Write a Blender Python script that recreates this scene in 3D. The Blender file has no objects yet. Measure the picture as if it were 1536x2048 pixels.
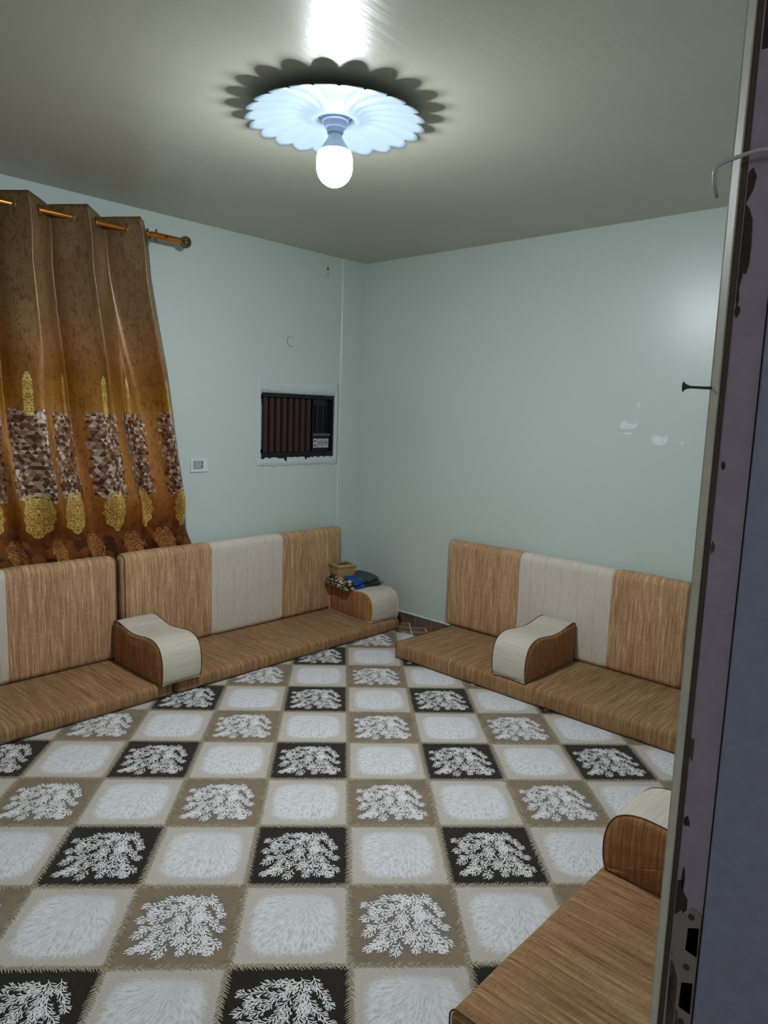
import bpy, bmesh, math, random
from mathutils import Vector, Matrix, noise as mnoise
random.seed(7)
PI = math.pi
sc = bpy.context.scene
COL = sc.collection
ROOM_H = 2.645
SX, SY = -4.08, -3.70          # west wall plane, south wall plane (corner of the room at the origin)
CAR = 0.006                     # top of the carpet

# ------------------------------------------------------------------ helpers
def lin(r, g, b):
    f = lambda c: ((c / 255.0) / 12.92) if c / 255.0 <= 0.04045 else (((c / 255.0) + 0.055) / 1.055) ** 2.4
    return (f(r), f(g), f(b), 1.0)

def mesh_obj(name, verts, faces, mats, parent=None, smooth=True, fmat=None, sharp=None):
    me = bpy.data.meshes.new(name)
    me.from_pydata([tuple(v) for v in verts], [], faces)
    if not isinstance(mats, (list, tuple)):
        mats = [mats]
    for m in mats:
        me.materials.append(m)
    if fmat is not None:
        me.polygons.foreach_set('material_index', fmat)
    me.polygons.foreach_set('use_smooth', [smooth] * len(me.polygons))
    bm = bmesh.new(); bm.from_mesh(me)
    bmesh.ops.recalc_face_normals(bm, faces=bm.faces)
    if sharp is not None:
        for e in bm.edges:
            if len(e.link_faces) == 2 and e.calc_face_angle(0) > sharp:
                e.smooth = False
    bm.to_mesh(me); bm.free()
    me.update()
    o = bpy.data.objects.new(name, me)
    COL.objects.link(o)
    if parent is not None:
        o.parent = parent
    return o

def tag(o, label=None, cat=None, group=None, kind=None):
    if label: o['label'] = label
    if cat: o['category'] = cat
    if group: o['group'] = group
    if kind: o['kind'] = kind
    return o

def empty(name, loc=(0, 0, 0), rz=0.0):
    o = bpy.data.objects.new(name, None)
    o.empty_display_size = 0.1
    COL.objects.link(o)
    o.location = loc
    o.rotation_euler = (0, 0, rz)
    return o

class MB:
    """collects shapes of one part"""
    def __init__(s): s.v = []; s.f = []
    def add(s, v, f):
        n = len(s.v); s.v += [tuple(p) for p in v]; s.f += [tuple(i + n for i in q) for q in f]; return s
    def box(s, x0, x1, y0, y1, z0, z1):
        v = [(x, y, z) for x in (x0, x1) for y in (y0, y1) for z in (z0, z1)]
        return s.add(v, [(0, 1, 3, 2), (4, 6, 7, 5), (0, 4, 5, 1), (2, 3, 7, 6), (0, 2, 6, 4), (1, 5, 7, 3)])
    def prism(s, poly, axis, a, b):
        """extrude a closed 2-D polygon along axis from a to b"""
        n = len(poly)
        def P(p, t):
            if axis == 'x': return (t, p[0], p[1])
            if axis == 'y': return (p[0], t, p[1])
            return (p[0], p[1], t)
        v = [P(p, a) for p in poly] + [P(p, b) for p in poly]
        f = [(i, (i + 1) % n, n + (i + 1) % n, n + i) for i in range(n)] + [tuple(range(n))[::-1], tuple(range(n, 2 * n))]
        return s.add(v, f)
    def lathe(s, prof, n=32, cx=0, cy=0, rfun=None, close=False):
        m = len(prof); v = []
        for k in range(n):
            a = 2 * PI * k / n
            for j, (r, z) in enumerate(prof):
                rr = rfun(r, a, j) if rfun else r
                v.append((cx + rr * math.cos(a), cy + rr * math.sin(a), z))
        f = []
        for k in range(n):
            k2 = (k + 1) % n
            for j in range(m - 1):
                f.append((k * m + j, k * m + j + 1, k2 * m + j + 1, k2 * m + j))
        s.add(v, f)
        return s
    def tube(s, path, r, n=8, closed=False, rs=None):
        P = [Vector(p) for p in path]; m = len(P); v = []
        up = Vector((0, 0, 1))
        prev = None
        for i in range(m):
            if closed: t = (P[(i + 1) % m] - P[i - 1])
            else: t = (P[min(i + 1, m - 1)] - P[max(i - 1, 0)])
            if t.length < 1e-9: t = Vector((0, 0, 1))
            t.normalize()
            if prev is None:
                a = t.cross(up)
                if a.length < 1e-3: a = t.cross(Vector((1, 0, 0)))
            else:
                a = prev - t * prev.dot(t)
                if a.length < 1e-6: a = t.cross(up)
            a.normalize(); prev = a; b = t.cross(a)
            rr = rs[i] if rs else r
            for k in range(n):
                an = 2 * PI * k / n
                v.append(P[i] + a * (rr * math.cos(an)) + b * (rr * math.sin(an)))
        f = []
        for i in range(m if closed else m - 1):
            i2 = (i + 1) % m
            for k in range(n):
                k2 = (k + 1) % n
                f.append((i * n + k, i * n + k2, i2 * n + k2, i2 * n + k))
        if not closed:
            f.append(tuple(range(n))[::-1]); f.append(tuple(range((m - 1) * n, m * n)))
        return s.add(v, f)
    def build(s, name, mat, parent=None, smooth=False, sharp=None):
        return mesh_obj(name, s.v, s.f, mat, parent, smooth, None, sharp)

def linspace(a, b, n): return [a + (b - a) * i / (n - 1) for i in range(n)]

# ------------------------------------------------------------------ node helpers
class NT:
    def __init__(s, name):
        s.m = bpy.data.materials.new(name); s.m.use_nodes = True
        s.n = s.m.node_tree.nodes; s.l = s.m.node_tree.links
        s.n.clear()
        s.out = s.n.new('ShaderNodeOutputMaterial')
        s.b = s.n.new('ShaderNodeBsdfPrincipled')
        s.l.new(s.b.outputs[0], s.out.inputs[0])
    def put(s, sock, v):
        if isinstance(v, bpy.types.NodeSocket): s.l.new(v, sock)
        else: sock.default_value = v
    def P(s, **k):
        for a, v in k.items():
            s.put(s.b.inputs[a.replace('_', ' ')], v)
    def coord(s, kind='Object'):
        return s.n.new('ShaderNodeTexCoord').outputs[kind]
    def mapping(s, vec, scale=(1, 1, 1), loc=(0, 0, 0), rot=(0, 0, 0)):
        n = s.n.new('ShaderNodeMapping'); s.l.new(vec, n.inputs[0])
        n.inputs['Location'].default_value = loc; n.inputs['Rotation'].default_value = rot; n.inputs['Scale'].default_value = scale
        return n.outputs[0]
    def noise(s, vec, scale=5, detail=3, rough=.5, dist=0, out='Fac'):
        n = s.n.new('ShaderNodeTexNoise'); s.l.new(vec, n.inputs['Vector'])
        n.inputs['Scale'].default_value = scale; n.inputs['Detail'].default_value = detail
        n.inputs['Roughness'].default_value = rough; n.inputs['Distortion'].default_value = dist
        return n.outputs[out]
    def voro(s, vec, scale=5, feature='F1', out='Distance', rnd=1):
        n = s.n.new('ShaderNodeTexVoronoi'); s.l.new(vec, n.inputs['Vector']); n.feature = feature
        n.inputs['Scale'].default_value = scale; n.inputs['Randomness'].default_value = rnd
        return n.outputs[out]
    def white(s, vec):
        n = s.n.new('ShaderNodeTexWhiteNoise'); s.l.new(vec, n.inputs['Vector']); return n.outputs['Value']
    def math(s, op, a, b=None, c=None, clamp=False):
        n = s.n.new('ShaderNodeMath'); n.operation = op; n.use_clamp = clamp
        s.put(n.inputs[0], a)
        if b is not None: s.put(n.inputs[1], b)
        if c is not None: s.put(n.inputs[2], c)
        return n.outputs[0]
    def ramp(s, fac, stops, interp='LINEAR'):
        n = s.n.new('ShaderNodeValToRGB'); s.l.new(fac, n.inputs[0]); cr = n.color_ramp; cr.interpolation = interp
        while len(cr.elements) < len(stops): cr.elements.new(.5)
        for e, (p, c) in zip(cr.elements, stops):
            e.position = p; e.color = c if len(c) == 4 else (*c, 1)
        return n.outputs[0]
    def mix(s, fac, a, b, mode='MIX'):
        n = s.n.new('ShaderNodeMix'); n.data_type = 'RGBA'; n.blend_type = mode
        s.put(n.inputs[0], fac); s.put(n.inputs[6], a); s.put(n.inputs[7], b)
        return n.outputs[2]
    def sep(s, vec):
        n = s.n.new('ShaderNodeSeparateXYZ'); s.l.new(vec, n.inputs[0]); return n.outputs
    def comb(s, x, y, z=0.0):
        n = s.n.new('ShaderNodeCombineXYZ')
        s.put(n.inputs[0], x); s.put(n.inputs[1], y); s.put(n.inputs[2], z); return n.outputs[0]
    def smooth(s, v, a, b):
        n = s.n.new('ShaderNodeMapRange'); n.interpolation_type = 'SMOOTHSTEP'
        s.put(n.inputs[0], v); n.inputs[1].default_value = a; n.inputs[2].default_value = b
        return n.outputs[0]
    def bump(s, h, strength=.3, dist=.002, norm=None):
        n = s.n.new('ShaderNodeBump'); s.l.new(h, n.inputs['Height']); n.inputs['Strength'].default_value = strength
        n.inputs['Distance'].default_value = dist
        if norm is not None: s.l.new(norm, n.inputs['Normal'])
        s.l.new(n.outputs[0], s.b.inputs['Normal']); return n.outputs[0]

def g(v): return (v, v, v, 1)

def simple(name, col, rough=.5, metal=0, spec=.5, nscale=0, namt=.1, bump=0):
    t = NT(name); t.P(Roughness=rough, Metallic=metal, Specular_IOR_Level=spec)
    if nscale:
        n = t.noise(t.coord(), nscale, 4)
        lo = tuple(c * (1 - namt) for c in col[:3]) + (1,); hi = tuple(min(1, c * (1 + namt)) for c in col[:3]) + (1,)
        t.P(Base_Color=t.ramp(n, [(.3, lo), (.7, hi)]))
        if bump: t.bump(n, bump, .002)
    else:
        t.P(Base_Color=col)
    return t.m

# ------------------------------------------------------------------ materials
def wall_mat(name, col, rough=.27, amt=.05, brush=0.0):
    t = NT(name); c = t.coord()
    n1 = t.noise(c, 1.3, 3, .6); n2 = t.noise(c, 9, 4, .6)
    lo = tuple(x * (1 - amt) for x in col[:3]) + (1,); hi = tuple(x * (1 + amt) for x in col[:3]) + (1,)
    base = t.ramp(n1, [(.3, lo), (.7, hi)])
    warm = base
    t.P(Base_Color=warm, Roughness=rough, Specular_IOR_Level=.5)
    fine = t.noise(t.mapping(c, (1, 1, 1)), 55, 3, .6)
    big = t.noise(t.mapping(c, (1, 1, 1) if not brush else (1, 5, 1)), 6 if not brush else 9, 3, .5)
    h = t.math('ADD', t.math('MULTIPLY', fine, .12), t.math('MULTIPLY', big, 1.0))
    t.bump(h, .30, .004)
    return t.m
M_WALL = wall_mat('wall_paint', (.530, .602, .570, 1), .33, .015)
M_CEIL = wall_mat('ceiling_paint', (.43, .425, .345, 1), .34, .05, 1)

def tan_mat(name, fast='x', tint=(1, 1, 1), con=1.0):
    """slubby woven upholstery: fine threads that vary quickly across one axis only"""
    t = NT(name); c = t.coord()
    S = {'x': (150, 6, 6), 'y': (6, 150, 6)}[fast]
    S2 = {'x': (60, 2.0, 2.0), 'y': (2.0, 60, 2.0)}[fast]
    S3 = {'x': (40, 170, 170), 'y': (170, 40, 170)}[fast]
    n1 = t.noise(t.mapping(c, S), 1, 5, .75); n2 = t.noise(t.mapping(c, S2, (3.1, 1.7, .6)), 1, 3, .6)
    n3 = t.noise(c, 2.2, 2); n4 = t.noise(t.mapping(c, S3), 1, 2)
    f = t.math('ADD', t.math('ADD', t.math('MULTIPLY', n1, .66), t.math('MULTIPLY', n2, .22)), t.math('MULTIPLY', n4, .12))
    T = lambda r, g_, b: (lin(r, g_, b)[0] * tint[0], lin(r, g_, b)[1] * tint[1], lin(r, g_, b)[2] * tint[2], 1)
    col = t.ramp(f, [(.36, T(98, 62, 38)), (.45, T(158, 118, 82)), (.53, T(188, 150, 108)), (.63, T(232, 200, 158))])
    col2 = t.mix(.28, col, t.ramp(n3, [(.35, T(164, 118, 92)), (.65, T(184, 150, 104))]), 'MIX')
    t.P(Base_Color=col2, Roughness=.85, Specular_IOR_Level=.2, Sheen_Weight=.1)
    t.bump(f, .6, .003)
    return t.m
M_TAN = tan_mat('tan_slub_fabric', 'x', (1.02, 1.04, 1.12))
M_SEAT = tan_mat('brown_slub_seat_fabric', 'x', (.64, .60, .54))
M_TAN_SIDE = tan_mat('rust_tan_side_fabric', 'y', (.70, .50, .38))

def cream_mat(name, col, fast='x', lines=False):
    t = NT(name); c = t.coord()
    S = {'x': (160, 9, 9), 'y': (5, 120, 120)}[fast]
    n1 = t.noise(t.mapping(c, S), 1, 3, .6); n2 = t.noise(c, 300, 2)
    f = t.math('ADD', t.math('MULTIPLY', n1, .6), t.math('MULTIPLY', n2, .4))
    k = lambda a: (col[0] * a, col[1] * a, col[2] * a, 1)
    cc = t.ramp(f, [(.3, k(.78)), (.5, k(1)), (.7, k(1.15))])
    if lines:
        x = t.sep(c)[0]
        w = t.math('FRACT', t.math('MULTIPLY', t.math('ADD', x, t.math('MULTIPLY', t.noise(t.mapping(c, (9, 1, 1)), 1, 1), .05)), 9.0))
        ln = t.math('LESS_THAN', w, .022)
        cc = t.mix(t.math('MULTIPLY', ln, t.math('MULTIPLY', t.noise(t.mapping(c, (4, 4, 9)), 1, 1), .7)), cc, (.16, .12, .10, 1))
    t.P(Base_Color=cc, Roughness=.85, Specular_IOR_Level=.2)
    t.bump(f, .4, .0015)
    return t.m
M_CREAM = cream_mat('cream_panel_fabric', lin(205, 194, 182), 'x', True)
M_CREAM_BAND = cream_mat('cream_band_fabric', lin(194, 186, 170), 'y')
M_PIPE_DARK = simple('dark_piping', lin(82, 54, 38), .8)
M_PIPE_TAN = simple('tan_piping', lin(140, 103, 74), .8)
M_PIPE_LIGHT = simple('cream_piping', lin(205, 178, 150), .7)

def carpet_mat(name, kind):
    t = NT(name); c = t.coord(); uv = t.coord('UV')
    fuzz = t.noise(c, 260, 3, .7); soft = t.noise(c, 9, 4, .6)
    sx = t.sep(uv)
    du = t.math('ABSOLUTE', t.math('SUBTRACT', sx[0], .5)); dv = t.math('ABSOLUTE', t.math('SUBTRACT', sx[1], .5))
    r = t.math('POWER', t.math('ADD', t.math('POWER', du, 4.0), t.math('POWER', dv, 4.0)), .25)
    # streak direction noise: radial fur brushed away from the upper middle of the tile
    ang = t.math('ARCTAN2', t.math('SUBTRACT', sx[1], .82), t.math('SUBTRACT', sx[0], .62))
    rad = t.math('SQRT', t.math('ADD', t.math('POWER', t.math('SUBTRACT', sx[1], .82), 2.0), t.math('POWER', t.math('SUBTRACT', sx[0], .62), 2.0)))
    streak = t.noise(t.comb(t.math('MULTIPLY', ang, 16.0), t.math('MULTIPLY', rad, 9.0), t.math('MULTIPLY', soft, 2.0)), 1.6, 4, .65)
    edge = t.math('ADD', r, t.math('MULTIPLY', t.math('SUBTRACT', streak, .5), .34))
    mask = t.math('SUBTRACT', 1.0, t.smooth(edge, .365, .400))
    if kind == 'white':
        base = t.ramp(fuzz, [(.3, lin(172, 163, 152)), (.7, lin(194, 185, 175))])
        inner = t.ramp(streak, [(.32, lin(172, 172, 174)), (.46, lin(202, 201, 203)), (.60, lin(220, 219, 221))])
        col = t.mix(mask, base, inner)
    elif kind == 'brown':
        base = t.ramp(t.math('ADD', t.math('MULTIPLY', fuzz, .5), t.math('MULTIPLY', soft, .5)), [(.35, lin(112, 98, 80)), (.65, lin(142, 124, 103))])
        col = t.mix(t.math('MULTIPLY', mask, .55), base, lin(104, 104, 102))
    else:
        col = t.ramp(t.math('ADD', t.math('MULTIPLY', fuzz, .6), t.math('MULTIPLY', soft, .4)), [(.35, lin(30, 26, 21)), (.65, lin(46, 41, 34))])
    t.P(Base_Color=col, Roughness=.95, Specular_IOR_Level=.1, Sheen_Weight=.15)
    hh = t.math('ADD', t.math('MULTIPLY', fuzz, .4), t.math('MULTIPLY', streak, 1.0) if kind == 'white' else t.math('MULTIPLY', fuzz, .2))
    t.bump(hh, .5, .004)
    return t.m
M_CAR = [carpet_mat('carpet_white_tile', 'white'), carpet_mat('carpet_brown_tile', 'brown'), carpet_mat('carpet_charcoal_tile', 'dark'),
         simple('carpet_sprig_pile', lin(228, 224, 224), .9, 0, .15, 300, .1),
         simple('carpet_stitch_light', lin(172, 162, 140), .9, 0, .15, 300, .15),
         simple('carpet_stitch_dark', lin(140, 129, 106), .9, 0, .15, 300, .15)]

def floor_mat():
    t = NT('floor_tile'); c = t.coord()
    b = t.n.new('ShaderNodeTexBrick'); t.l.new(t.mapping(c, (1, 1, 1), (.03, .1, 0), (0, 0, PI / 4)), b.inputs['Vector'])
    b.offset = 0; b.inputs['Scale'].default_value = 1.0
    b.inputs['Brick Width'].default_value = .11; b.inputs['Row Height'].default_value = .11; b.inputs['Mortar Size'].default_value = .006
    n = t.noise(c, 14, 4)
    t.l.new(t.ramp(n, [(.3, lin(98, 76, 60)), (.7, lin(130, 104, 82))]), b.inputs['Color1'])
    t.l.new(t.ramp(n, [(.3, lin(84, 64, 50)), (.7, lin(112, 88, 68))]), b.inputs['Color2'])
    b.inputs['Mortar'].default_value = lin(190, 172, 140)
    t.P(Base_Color=b.outputs['Color'], Roughness=.3)
    return t.m
M_FLOOR = floor_mat()

def skirt_mat():
    t = NT('skirting_tile'); c = t.coord(); s = t.sep(c)
    along = t.math('ADD', s[0], s[1])
    w = t.math('FRACT', t.math('MULTIPLY', t.math('ADD', along, .04), 1 / .155))
    n = t.noise(c, 20, 4)
    col = t.ramp(n, [(.3, lin(92, 76, 68)), (.7, lin(116, 98, 88))])
    t.P(Base_Color=t.mix(t.math('LESS_THAN', w, .03), col, lin(160, 140, 120)), Roughness=.35)
    return t.m
M_SKIRT = skirt_mat()
M_PLASTER = wall_mat('rough_white_plaster', (.54, .60, .585, 1), .50, .06)
M_CHIP = simple('bare_white_plaster', (.70, .77, .78, 1), .7, 0, .3, 30, .1)
M_DARKSPOT = simple('dark_wall_spot', (.16, .22, .25, 1), .7)

def curtain_mat():
    t = NT('printed_satin_curtain'); uv = t.coord('UV'); s = t.sep(uv); u, v = s[0], s[1]
    k = lambda *a: lin(*a)
    leaf = t.noise(t.mapping(uv, (60, 26, 1)), 1, 3, .6, 1.0)
    weave = t.noise(t.mapping(uv, (60, 260, 1)), 1, 2)
    bark = t.noise(t.mapping(uv, (90, 12, 1)), 1, 3, .6)
    # base by height
    vn = t.math('ADD', v, t.math('MULTIPLY', t.math('SUBTRACT', t.noise(t.mapping(uv, (9, 3, 1)), 1, 2), .5), .18))
    grad = t.ramp(t.math('DIVIDE', vn, 2.6), [
        (.24, k(96, 46, 20)), (.30, k(124, 62, 24)), (.365, k(150, 92, 26)), (.42, k(168, 114, 60)), (.56, k(172, 120, 64)), (.60, k(150, 104, 34)),
        (.655, k(140, 92, 34)), (.70, k(148, 102, 62)), (.78, k(126, 100, 68)), (.98, k(116, 95, 66))])
    dark = t.mix(1.0, grad, k(120, 100, 92), 'MULTIPLY')
    base = t.mix(t.math('MULTIPLY', t.smooth(leaf, .52, .62), .45), grad, dark)
    base = t.mix(t.math('MULTIPLY', t.smooth(bark, .45, .7), .35), base, t.mix(1.0, grad, k(170, 150, 140), 'MULTIPLY'))
    # floral bottom
    fl = t.voro(t.mapping(uv, (26, 24, 1)), 1, 'F1', 'Color')
    flc = t.ramp(t.sep(fl)[0], [(.0, k(40, 22, 10)), (.4, k(96, 50, 20)), (.7, k(132, 92, 46)), (1, k(150, 66, 24))])
    low = t.math('SUBTRACT', 1.0, t.smooth(vn, .74, .92))
    base = t.mix(t.math('MULTIPLY', low, .75), base, flc)
    # repeating motif column
    PER = .255
    ph = t.math('SUBTRACT', t.math('FRACT', t.math('DIVIDE', u, PER)), .5)
    x = t.math('MULTIPLY', ph, PER)                 # metres from the column's centre
    ax = t.math('ABSOLUTE', x)
    # triangle mosaic
    T = .023
    a = t.math('FLOOR', t.math('DIVIDE', v, T * .866))
    b = t.math('FLOOR', t.math('DIVIDE', t.math('ADD', u, t.math('MULTIPLY', v, .577)), T))
    cc = t.math('FLOOR', t.math('DIVIDE', t.math('SUBTRACT', u, t.math('MULTIPLY', v, .577)), T))
    rnd = t.white(t.comb(a, b, cc))
    mos = t.ramp(rnd, [(0, k(66, 40, 34)), (.22, k(104, 74, 60)), (.36, k(140, 112, 98)), (.60, k(176, 156, 150)), (.80, k(212, 202, 206)), (.90, k(118, 80, 48))], 'CONSTANT')
    rag = t.math('MULTIPLY', t.math('SUBTRACT', t.white(t.comb(b, a, 3.0)), .5), .028)
    wv = t.math('MULTIPLY', t.math('SUBTRACT', t.math('ABSOLUTE', t.math('SUBTRACT', v, 1.26)), 0.0), 1.0)
    inm = t.math('MULTIPLY', t.math('LESS_THAN', t.math('ADD', ax, rag), .090), t.math('LESS_THAN', t.math('ADD', wv, rag), .235))
    base = t.mix(t.math('MULTIPLY', inm, .92), base, mos)
    # gold lace: spire above, medallions below
    lac = t.voro(t.mapping(t.comb(t.math('ABSOLUTE', x), v, 0.0), (1, 1, 1)), 74, 'DISTANCE_TO_EDGE')
    swl = t.noise(t.comb(ax, v, 0.0), 62, 2, .5, 2.5)
    lace = t.math('MAXIMUM', t.math('LESS_THAN', lac, .050), t.math('LESS_THAN', t.math('ABSOLUTE', t.math('SUBTRACT', swl, .5)), .030))
    spire = t.math('MULTIPLY', t.math('MULTIPLY', t.math('GREATER_THAN', v, 1.47), t.math('LESS_THAN', v, 1.69)),
                   t.math('LESS_THAN', ax, t.math('MINIMUM', .017, t.math('MULTIPLY', t.math('SUBTRACT', 1.71, v), .28))))
    def med(cv, rx, ry, shift=0.0):
        xx = x
        if shift:
            p2 = t.math('SUBTRACT', t.math('FRACT', t.math('ADD', t.math('DIVIDE', u, PER), shift)), .5); xx = t.math('MULTIPLY', p2, PER)
        d = t.math('ADD', t.math('POWER', t.math('DIVIDE', xx, rx), 2.0), t.math('POWER', t.math('DIVIDE', t.math('SUBTRACT', v, cv), ry), 2.0))
        an = t.math('MULTIPLY', t.math('SINE', t.math('MULTIPLY', t.math('ARCTAN2', t.math('SUBTRACT', v, cv), xx), 9.0)), .12)
        return t.math('LESS_THAN', t.math('ADD', d, an), .95), xx
    m1, _ = med(.945, .072, .125)
    g1 = t.math('MULTIPLY', t.math('MAXIMUM', spire, m1), lace, clamp=True)
    base = t.mix(g1, base, k(255, 232, 140))
    m2, x2 = med(.735, .062, .078, .45)
    lac2 = t.voro(t.comb(t.math('ABSOLUTE', x2), v, 2.0), 80, 'DISTANCE_TO_EDGE')
    g2 = t.math('MULTIPLY', m2, t.math('LESS_THAN', lac2, .06))
    base = t.mix(g2, base, k(235, 184, 116))
    # faint tonal lace on the upper brown part
    m3, _ = med(1.93, .04, .12, .1)
    base = t.mix(t.math('MULTIPLY', t.math('MULTIPLY', m3, lace), .4), base, k(176, 150, 112))
    m4, _ = med(2.40, .05, .12, .6)
    base = t.mix(t.math('MULTIPLY', t.math('MULTIPLY', m4, lace), .4), base, k(160, 138, 108))
    base = t.mix(1.0, base, (1.0, .93, .80, 1), 'MULTIPLY')
    t.P(Base_Color=base, Roughness=t.math('MULTIPLY_ADD', weave, .12, .30), Specular_IOR_Level=.5,
        Metallic=t.math('MAXIMUM', .30, t.math('MULTIPLY', t.math('MAXIMUM', g1, g2), .5)))
    t.bump(t.math('ADD', t.math('MULTIPLY', weave, .5), t.math('MULTIPLY', leaf, .8)), .3, .0015)
    return t.m
M_CURTAIN = curtain_mat()
M_BRASS = simple('copper_gold_rod', lin(196, 128, 52), .28, .85, .5, 20, .12)
M_RING = simple('antique_gold_ring', lin(150, 116, 60), .35, .8)
M_FINIAL = simple('antique_brass_finial', lin(120, 104, 72), .45, .8, .5, 90, .5, .6)
M_STEEL = simple('dark_steel', lin(62, 74, 78), .45, .7)
M_BLACK = simple('black_plastic', lin(15, 14, 15), .5, 0, .4)
M_BLUEBLACK = simple('blue_black_plastic', lin(16, 18, 28), .35, 0, .5)
M_GRILLE = simple('dark_brown_grille', lin(50, 30, 25), .55, 0, .4, 8, .12)
M_GREYPANEL = simple('grey_control_label', lin(172, 178, 180), .5)
M_WHITEPL = simple('white_switch_plastic', lin(205, 216, 214), .35)
M_GREYPL = simple('grey_switch_rocker', lin(150, 166, 166), .35)

def wicker_mat():
    t = NT('woven_straw'); c = t.coord(); s = t.sep(c)
    w = t.math('SINE', t.math('MULTIPLY', s[2], 2 * PI / .011))
    a = t.math('ADD', s[0], s[1])
    w2 = t.math('SINE', t.math('ADD', t.math('MULTIPLY', a, 2 * PI / .016), t.math('MULTIPLY', t.math('SIGN', w), 1.57)))
    h = t.math('ADD', t.math('MULTIPLY', w, .5), t.math('MULTIPLY', w2, .5))
    n = t.noise(c, 120, 2)
    f = t.math('ADD', t.math('MULTIPLY', h, .3), t.math('MULTIPLY', n, .9))
    t.P(Base_Color=t.ramp(f, [(.12, lin(62, 42, 24)), (.4, lin(150, 118, 78)), (.75, lin(206, 178, 132))]), Roughness=.6)
    t.bump(f, .7, .003)
    return t.m
M_WICKER = wicker_mat()
def cloth_mat():
    t = NT('black_blue_patterned_cloth'); c = t.coord(); s = t.sep(c)
    v = t.voro(c, 26, 'F1', 'Color'); vv = t.sep(v)[0]
    n = t.noise(c, 30, 3, .6, 1.5)
    left = t.mix(t.smooth(n, .50, .54), lin(28, 26, 26), lin(206, 190, 150))
    stripes = t.math('SINE', t.math('MULTIPLY', t.math('ADD', s[0], t.math('MULTIPLY', n, .02)), 2 * PI / .012))
    right = t.mix(t.math('GREATER_THAN', stripes, .35), lin(24, 28, 28), lin(84, 96, 92))
    col = t.mix(t.math('GREATER_THAN', s[0], -.06), left, right)
    blue = t.math('LESS_THAN', t.math('ABSOLUTE', t.math('ADD', t.math('ADD', s[0], t.math('MULTIPLY', n, .03)), .035)), .048)
    blue = t.math('MULTIPLY', blue, t.math('LESS_THAN', s[1], .05))
    col = t.mix(blue, col, t.mix(t.smooth(vv, .5, .6), lin(20, 96, 176), lin(34, 66, 130)))
    t.P(Base_Color=col, Roughness=.75)
    return t.m
M_CLOTH = cloth_mat()

def jamb_mat(name, col, peel=.5, dark=(38, 28, 22), edge=None):
    t = NT(name); c = t.coord()
    n = t.noise(t.mapping(c, (40, 40, 7)), 1, 5, .65); n2 = t.noise(c, 60, 4, .6)
    paint = t.ramp(n2, [(.3, tuple(x * .9 for x in col[:3]) + (1,)), (.7, tuple(x * 1.08 for x in col[:3]) + (1,))])
    m = t.smooth(n, peel, peel + .015)
    t.P(Base_Color=t.mix(m, paint, lin(*dark)), Roughness=.5)
    t.bump(t.math('SUBTRACT', t.math('MULTIPLY', n2, .3), m), .5, .001)
    return t.m
M_J_EDGE = jamb_mat('cream_frame_edge', lin(186, 182, 166), .72)
M_J_MAUVE = jamb_mat('mauve_grey_paint', lin(150, 136, 150), .73)
M_J_BLUE = jamb_mat('blue_grey_paint', lin(132, 138, 156), .78)
M_J_DARK = jamb_mat('dark_stained_wood', lin(70, 58, 44), .62, (36, 22, 14))
M_RUST = jamb_mat('scraped_metal', lin(128, 120, 112), .60, (58, 48, 40))
M_VOID = simple('lock_slot_black', (.002, .002, .002, 1), .9, 0, 0)
M_PEEL_SHADE = simple('bare_wood_and_shade', lin(46, 33, 27), .6, 0, .4, 40, .3)  # bare wood where paint peeled; its brown also serves as painted shade
M_CABLE = simple('grey_white_cable', lin(176, 182, 176), .4)

# lamp materials
t = NT('white_moulded_plastic'); t.P(Base_Color=(.30, .38, .45, 1), Roughness=.4)
M_ROSE = t.m
t = NT('bluish_plastic_fitting'); t.P(Base_Color=(.42, .50, .72, 1), Roughness=.35); M_FIT = t.m
t = NT('lamp_housing'); t.P(Base_Color=(.62, .74, .80, 1), Roughness=.35); M_HOUSE = t.m
t = NT('lit_bulb_glass'); t.P(Base_Color=(1, 1, 1, 1), Emission_Color=(.89, .95, 1.0, 1), Emission_Strength=80.0); M_GLOW = t.m
t = NT('lit_bulb_lens'); t.P(Base_Color=(1, 1, 1, 1), Emission_Color=(.89, .95, 1.0, 1), Emission_Strength=1180.0); M_GLOW2 = t.m

# ------------------------------------------------------------------ room shell
def slab(name, axis, face, back, a0, a1, z0, z1, holes, mat, kind='structure'):
    """a wall slab with rectangular holes; axis 'x' runs along x (normal y), 'y' runs along y"""
    As = sorted(set([a0, a1] + [h[0] for h in holes] + [h[1] for h in holes]))
    Zs = sorted(set([z0, z1] + [h[2] for h in holes] + [h[3] for h in holes]))
    def solid(i, j):
        if i < 0 or j < 0 or i >= len(As) - 1 or j >= len(Zs) - 1: return False
        ca, cz = (As[i] + As[i + 1]) / 2, (Zs[j] + Zs[j + 1]) / 2
        return not any(h[0] < ca < h[1] and h[2] < cz < h[3] for h in holes)
    v = []; idx = {}; f = []
    def V(i, j, k):
        if (i, j, k) not in idx:
            idx[(i, j, k)] = len(v); t_ = face if k == 0 else back
            v.append((As[i], t_, Zs[j]) if axis == 'x' else (t_, As[i], Zs[j]))
        return idx[(i, j, k)]
    for i in range(len(As) - 1):
        for j in range(len(Zs) - 1):
            if not solid(i, j): continue
            for k in (0, 1):
                f.append((V(i, j, k), V(i + 1, j, k), V(i + 1, j + 1, k), V(i, j + 1, k)))
            for (di, dj, p, q) in ((-1, 0, (i, j), (i, j + 1)), (1, 0, (i + 1, j), (i + 1, j + 1)), (0, -1, (i, j), (i + 1, j)), (0, 1, (i, j + 1), (i + 1, j + 1))):
                if not solid(i + di, j + dj):
                    f.append((V(*p, 0), V(*q, 0), V(*q, 1), V(*p, 1)))
    return tag(mesh_obj(name, v, f, mat, None, False), kind=kind)

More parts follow.
